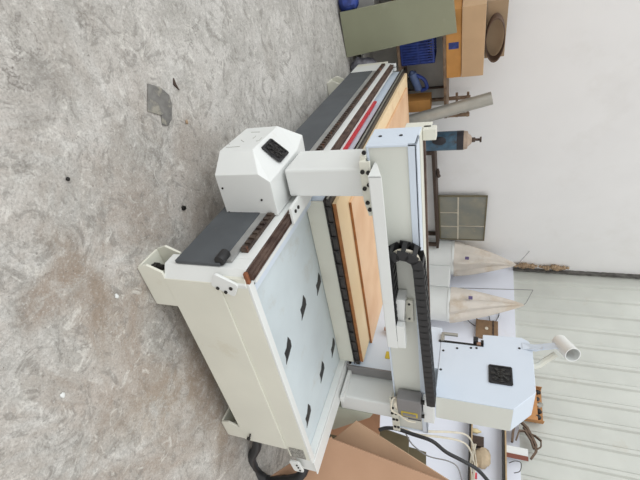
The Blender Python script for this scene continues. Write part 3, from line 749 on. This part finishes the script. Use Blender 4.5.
# framed panes standing on the bench
fr0 = empty('window_sash', wn(5.9, 5.5, bz)); tag(fr0, 'loose framed sash of dusty grey panes standing on the workbench', 'window sash')
c4 = [WN(at_N(x, y, 5.5)) for x, y in ((436, 198), (487, 194.5), (485.5, 237), (436, 243))]
wA, wB = (c4[0][0] + c4[1][0])/2, (c4[2][0] + c4[3][0])/2; zA, zB = bz + .002, (c4[1][2] + c4[2][2])/2
zm = WN(at_N(458, 218, 5.5))[2]
def wfr(f): return wA + (wB - wA)*f
m = MB(FW); t = .022
for w in (wA, wB - t): m.box(w, w + t, 5.50, 5.53, zA, zB)
for z in (zA, zB - t): m.box(wA, wB, 5.50, 5.53, z, z + t)
m.build('frame', OLIVED, fr0)
m = MB(FW); m.box(wA + t, wB - t, 5.505, 5.525, zm - .012, zm + .012)
for f_ in (.36, .68): m.box(wfr(f_) - .009, wfr(f_) + .009, 5.505, 5.525, zA + t, zm - .012)
m.box(wfr(.66) - .006, wfr(.66) + .006, 5.505, 5.525, zm + .012, zB - t)
m.build('glazing_bar', CABW, fr0)
rects = [(0, .36, 0), (.36, .68, 0), (.68, 1, 0), (0, .66, 1), (.66, 1, 1)]
for f0, f1, up in rects:
    B(wfr(f0) + .02, wfr(f1) - .02, 5.511, 5.517, (zm + .013 if up else zA + t), (zB - t if up else zm - .013), fr=FW).build('pane', GLASSP, fr0)

# gas cylinder
cb = WN(at_N(455, 140.5, 5.02)); cw = cb[0]; cn = 5.02; r = .135
gc = empty('gas_cylinder', wn(cw, cn, 0)); tag(gc, 'tall blue gas cylinder with tan shoulder standing before the plaster wall', 'gas cylinder')
def lathe(prof, c, n=28):
    m = MB(FW); m.rings([[(c[0] + r_*math.cos(2*PI*k/n), c[1] + r_*math.sin(2*PI*k/n), z) for k in range(n)] for r_, z in prof]); return m
zt = lambda x: at_N(x, 141, cn).z
z1, z2, z3, z4 = zt(457), zt(463), zt(471), zt(475)
lathe([(r*.9, .0), (r, .03), (r, z1)], (cw, cn)).build('cylinder_body', CYLB, gc, smooth=True)
lathe([(r*1.002, z1), (r*1.002, z2), (r*.98, z2 + .01)], (cw, cn)).build('black_band', CYLK, gc, smooth=True)
lathe([(r*.98, z2 + .01), (r*.9, z2 + .06), (r*.68, z3 - .04), (r*.42, z3), (.04, z3 + .01)], (cw, cn)).build('shoulder', CYLT, gc, smooth=True)
m = lathe([(.034, z3), (.034, z4), (.018, z4 + .005), (.018, z4 + .06), (.038, z4 + .062), (.038, z4 + .085)], (cw, cn)); m.build('valve', RUSTY, gc, smooth=True)
m = MB(FW); q = WN(at_N(437.5, 136, cn)); m.blob((q[0], cn - .12, q[2] + .03), (.07, .03, .1), 2, .2)
lab(m.build('dark_patch', CYLK, gc, smooth=True), 'blackened paint patch')

# ============================================================ DUST COLLECTOR
DW = 6.85
dc = empty('dust_collector', wn(DW, 4.9, 0)); tag(dc, 'white twin-drum dust collector with two beige cloth bags by the corner', 'dust collector')
k1 = WN(at_W(446, 257, DW)); k2 = WN(at_W(444, 304, DW))
def band(x0, x1, ya, yb):
    return WN(at_W(x0, (ya + yb)/2, DW))[2], WN(at_W(x1, (ya + yb)/2, DW))[2]
rad1 = abs(WN(at_W(446, 242.5, DW))[1] - WN(at_W(446, 271.5, DW))[1])/2*.93
rad2 = abs(WN(at_W(444, 288, DW))[1] - WN(at_W(444, 319, DW))[1])/2*.93
for (kk, rad, xb, tip, nm) in ((k1, rad1, 454.5, (514, 264.5), 0), (k2, rad2, 450.5, (522, 305), 1)):
    zb = WN(at_W(xb, 257 if nm == 0 else 304, DW))[2]
    lathe([(rad, .55), (rad, zb - .05), (rad*1.03, zb - .045), (rad*1.03, zb - .02), (rad, zb - .015), (rad, zb)], (DW, kk[1]), 36).build('drum', WHITE, dc, smooth=True)
    # pleated bag gathered to a tip
    T = WN(at_W(*tip, DW)); rings = []
    for i in range(13):
        t = i/12.
        z = zb + (T[2] - zb)*t
        rr_ = rad*(1.0 - .06*math.sin(t*PI)) * (1 - t**1.25*.93)
        cx_, cn_ = DW, kk[1] + (T[1] - kk[1])*t
        ring = []
        for q in range(40):
            a = 2*PI*q/40
            fold = 1 + (.06 + .26*t)*math.sin(a*5 + nm*1.3 + t*1.2) + .05*math.sin(a*11 + t*5)
            ring.append((cx_ + rr_*fold*math.cos(a), cn_ + rr_*fold*math.sin(a), z))
        rings.append(ring)
    rings.append([(DW + .015*math.cos(2*PI*q/40), T[1] + .015*math.sin(2*PI*q/40), T[2] + .03) for q in range(40)])
    m = MB(FW); m.rings(rings); bg = m.build('filter_bag', BAGM, dc, smooth=True)
    # printed label on the bag
    q = WN(at_W(467 if nm == 0 else 470.5, 258.5 if nm == 0 else 298, DW - rad*.93))
    B(DW - rad*.99, DW - rad*.93, q[1] - .03, q[1] + .03, q[2] - .035, q[2] + .035, fr=FW).build('bag_label', PURP, dc)
    # rod that holds the bag tip up
    ys = (243.5, 288) [nm]; xe, ye = ((530, 250.5), (533, 290))[nm]; xt, yt = ((518, 264), (526, 303))[nm]
    A = WN(at_W(xb, ys, DW)); Bq = WN(at_W(xe, ye, DW)); Cq = WN(at_W(xt, yt, DW))
    m = MB(FW); m.cyl((DW, A[1], A[2] - .1), (DW, Bq[1], Bq[2]), .007, n=6); m.cyl((DW, Bq[1], Bq[2]), (DW, Cq[1], Cq[2]), .006, n=6); m.cyl((DW, Cq[1], Cq[2]), (DW, T[1], T[2] + .02), .006, n=6)
    m.build('hanger_rod', GREYB, dc)
m = MB(FW); m.box(DW - .15, DW + .15, k2[1] + rad2 - .02, k1[1] - rad1 + .02, .6, WN(at_W(450, 280, DW))[2])
m.build('inlet_housing', WHITE, dc, bevel=.02)
m = MB(FW); m.box(DW - .25, DW + .25, k2[1] - .25, k1[1] + .25, .10, .14)
for n_ in (k2[1], k1[1]):
    for w in (DW - .2, DW + .2): m.box(w - .02, w + .02, n_ - .02, n_ + .02, 0, .6)
m.build('stand', GREYB, dc)

# ============================================================ RIGHT WALL THINGS
def wb_(x, y, w=WR): return WN(at_W(x, y, w))
q = wb_(475, 336, WR - .08); q2 = wb_(498, 321.5, WR - .08)
cb_ = empty('control_box', wn(WR - .04, (q[1] + q2[1])/2, q[2])); tag(cb_, 'brown control box with trailing wires fixed to the white block wall', 'control box')
B(WR - .09, WR - .002, q[1], q2[1], q[2] + .01, q2[2], fr=FW).build('case', BOXB, cb_, bevel=.006)
m = MB(FW); cq = ((q[1] + q2[1])/2, (q[2] + q2[2])/2); m.cyl((WR - .09, cq[0], cq[1]), (WR - .10, cq[0], cq[1]), .03, n=14)
m.build('dial', CABW, cb_, smooth=True)
B(WR - .097, WR - .091, q[1], q2[1], q2[2] - .10, q2[2] - .07, fr=FW).build('trim_band', RUSTY, cb_)
m = MB(FW)
for (xx, yy, x2, y2, x3, y3) in ((475, 326, 466, 318, 470, 311), (480, 321, 472, 314, 479, 308), (490, 321, 488, 314, 481, 309), (496, 321, 499, 314, 495, 308)):
    a = wb_(xx, yy, WR - .03); b = wb_(x2, y2, WR - .02); c = wb_(x3, y3, WR - .03)
    m.tube([(WR - .03, a[1], a[2]), (WR - .02, b[1], b[2]), (WR - .03, c[1], c[2])], .007, 6)
m.build('wires', STEEL, cb_, smooth=True)
# two wall shelves running out of view on the right
def wshelf(z, n_end, label):
    e = empty('wall_shelf', wn(WR - .15, .9, z - .09)); tag(e, label, 'shelf', 'wall shelves on the block wall')
    B(WR - .17, WR - .001, .2, n_end, z - .05, z - .012, fr=FW).build('shelf_board', SHELFSHADE, e)  # shadow under the shelf is painted in as a near-black board colour
    B(WR - .185, WR - .171, .2, n_end, z - .022, z, fr=FW).build('shelf_edge', SHELFE, e, bevel=.002)
    B(WR - .17, WR - .001, .2, n_end, z - .011, z, fr=FW).build('shelf_top', DARKW, e)
    return e
Z1, Z2 = 1.695, 2.185
wshelf(Z1, 2.75, 'wall shelf with dark shaded underside and tan edge carrying the cream cables and cloth bundle')
wshelf(Z2, 2.75, 'wall shelf with dark shaded underside and tan edge carrying the strap and white box, nearest the ribbed sheeting')
def on(x, y, w): return wb_(x, y, w)
SW = WR - .16
a = on(476, 431, 7.32); m = MB(FW); m.rings([[(7.32 + r_*math.cos(2*PI*k/16), a[1] + r_*math.sin(2*PI*k/16), Z1 + h) for k in range(16)] for r_, h in ((.034, 0), (.038, .02), (.038, .07), (.016, .11), (.016, .13))])
tag(m.build('cream_bottle', mat('cream_bottle', (222, 204, 156), .4), smooth=True), 'small cream bottle on the wall shelf close behind the machine head', 'bottle')
a = on(480, 437, 7.33); b = on(480, 447, 7.33)
tag(B(7.29, 7.40, b[1], a[1], Z1, Z1 + .17, fr=FW).build('brown_box', DARKW, bevel=.004), 'dark brown box on the wall shelf between cream bottle and cloth bundle', 'box')
a = on(485, 458, 7.30); m = MB(FW); m.blob((7.315, a[1], Z1 + .14), (.07, .14, .14), 21, .6); m.blob((7.31, a[1] - .13, Z1 + .05), (.06, .07, .05), 22, .5)
tag(m.build('cloth_bundle', CLOTH, smooth=True), 'crumpled beige cloth bundle on the wall shelf with the cables', 'cloth')
a = on(476, 476, 7.33); m = MB(FW); m.cyl((7.33, a[1] - .04, Z1 + .042), (7.33, a[1] + .04, Z1 + .042), .04, n=18)
tag(m.build('red_roll', REDP, smooth=True), 'small red roll lying on the cable shelf at the bottom edge of the photo', 'roll')
m = MB(FW)
n0 = on(474, 444, SW - .03)[1]
for k in range(4):
    m.tube([(SW - .040 - .004*k, n0 - .10*j, Z1 - .01 + .02*k + .015*math.sin(j*1.7 + k)) for j in range(8)], .009, 6)
tag(m.build('cable_bundle', CABW, smooth=True), 'bundle of cream cables running along the front edge of the wall shelf', 'cables')
# upper shelf contents
a = on(532, 386, 7.3); b = on(532, 420, 7.3)
e = empty('open_carton', wn(7.33, (a[1] + b[1])/2, Z2)); tag(e, 'open orange-brown carton of black fittings peeking out behind the machine head', 'carton')
m = MB(FW); ztop = on(543, 400, 7.27)[2]
m.box(7.27, 7.40, b[1], a[1], Z2, Z2 + .01)
for q in ((7.27, 7.276, b[1], a[1]), (7.394, 7.40, b[1], a[1]), (7.276, 7.394, b[1], b[1] + .006), (7.276, 7.394, a[1] - .006, a[1])): m.box(*q, Z2 + .01, ztop - .09 if q[0] == 7.27 and q[1] < 7.28 else ztop)
m.build('box_body', ORC2, e)
for k in range(5):
    m = MB(FW); m.blob((7.30 + .03*(k % 2), b[1] + .06 + k*(a[1] - b[1] - .10)/4.5, ztop - .09 + .02*(k % 3)), (.035, .04, .055), 30 + k, .6)
    m.build('fitting', (BLACK, STEEL, GALV)[k % 3], e, smooth=True)
# loosely rolled strap standing on the shelf
m = MB(FW)
def band(px, w_, n_a=7.26, n_b=7.34):
    P = [on(x, y, 7.30) for x, y in px]; Q = [Vector((0, p[1], p[2])) for p in P]; rs = []
    for i in range(len(Q)):
        d = (Q[min(i+1, len(Q)-1)] - Q[max(i-1, 0)]).normalized(); nrm_ = Vector((0, -d.z, d.y))*w_/2
        u, v = Q[i] + nrm_, Q[i] - nrm_
        rs.append([(n_a, u.y, u.z), (n_b, u.y, u.z), (n_b, v.y, v.z), (n_a, v.y, v.z)])
    m.rings(rs)
band([(512, 442), (513, 432), (515, 424), (521, 422), (527, 428), (532, 437), (536, 446), (536, 452), (531, 459)], .032)
band([(516, 440), (519, 431), (525, 431), (531, 440), (534, 449)], .022)
band([(523, 427), (529, 434), (535, 436), (541, 441), (541, 447), (536, 450)], .014)
tag(m.build('strap_roll', LEATH), 'brown leather strap loosely looped on the shelf beside the white box', 'strap')
a = on(512, 446, 7.255); b = on(512, 456, 7.255)
e = empty('white_box', wn(7.30, (a[1] + b[1])/2, Z2)); tag(e, 'white box with a brown-red band on the wall shelf beside the strap', 'box')
zt_ = on(528, 452, 7.255)[2]
B(7.250, 7.258, b[1], a[1], Z2 + .001, zt_, fr=FW).build('lid', WHITE, e, bevel=.001)
B(7.2585, 7.38, b[1], a[1], Z2 + .001, zt_ - .01, fr=FW).build('box_body', WHITE, e, bevel=.003)
B(7.244, 7.2495, b[1] - .03, b[1] + .035, Z2 + .002, zt_, fr=FW).build('band', mat('red_brown', (128, 72, 56), .6), e)
pts = [(WR - .19, *on(x, y, WR - .19)[1:]) for x, y in ((509, 463), (515, 461), (521, 463), (520, 471), (514, 473))]
m = MB(FW); m.tube(pts, .006, 6)
tag(m.build('wire_hook', GREYD, smooth=True), 'bent dark wire hook at the shelf edge beside the white box', 'hook')

# ============================================================ LIGHT
w = bpy.data.worlds.new('sky'); S.world = w; w.use_nodes = True
bg = w.node_tree.nodes['Background']; bg.inputs[0].default_value = (1, .99, .975, 1); bg.inputs[1].default_value = .94
su = bpy.data.lights.new('sun', 'SUN'); su.energy = 1.4; su.angle = math.radians(50); su.color = (.90, .96, 1)
so = bpy.data.objects.new('sun', su); C.objects.link(so)
so.rotation_euler = Vector((.85, .12, -.8)).to_track_quat('-Z', 'Y').to_euler()
so.location = (-3, -1, 6)

# ============================================================ CAMERA
cam = bpy.data.cameras.new('camera'); co = bpy.data.objects.new('camera', cam); C.objects.link(co)
cam.sensor_width = 36; cam.lens = F/640*36; cam.clip_start = .05
r_ = R @ Vector((0, 1, 0)); u_ = R @ Vector((-1, 0, 0)); b_ = R @ Vector((0, 0, 1))
co.matrix_world = Matrix(((r_.x, u_.x, b_.x, 0), (r_.y, u_.y, b_.y, 0), (r_.z, u_.z, b_.z, H), (0, 0, 0, 1)))
S.camera = co
S.view_settings.view_transform = 'Standard'; S.view_settings.look = 'None'
S.view_settings.gamma = 1; S.view_settings.use_curve_mapping = False; S.view_settings.exposure = 0
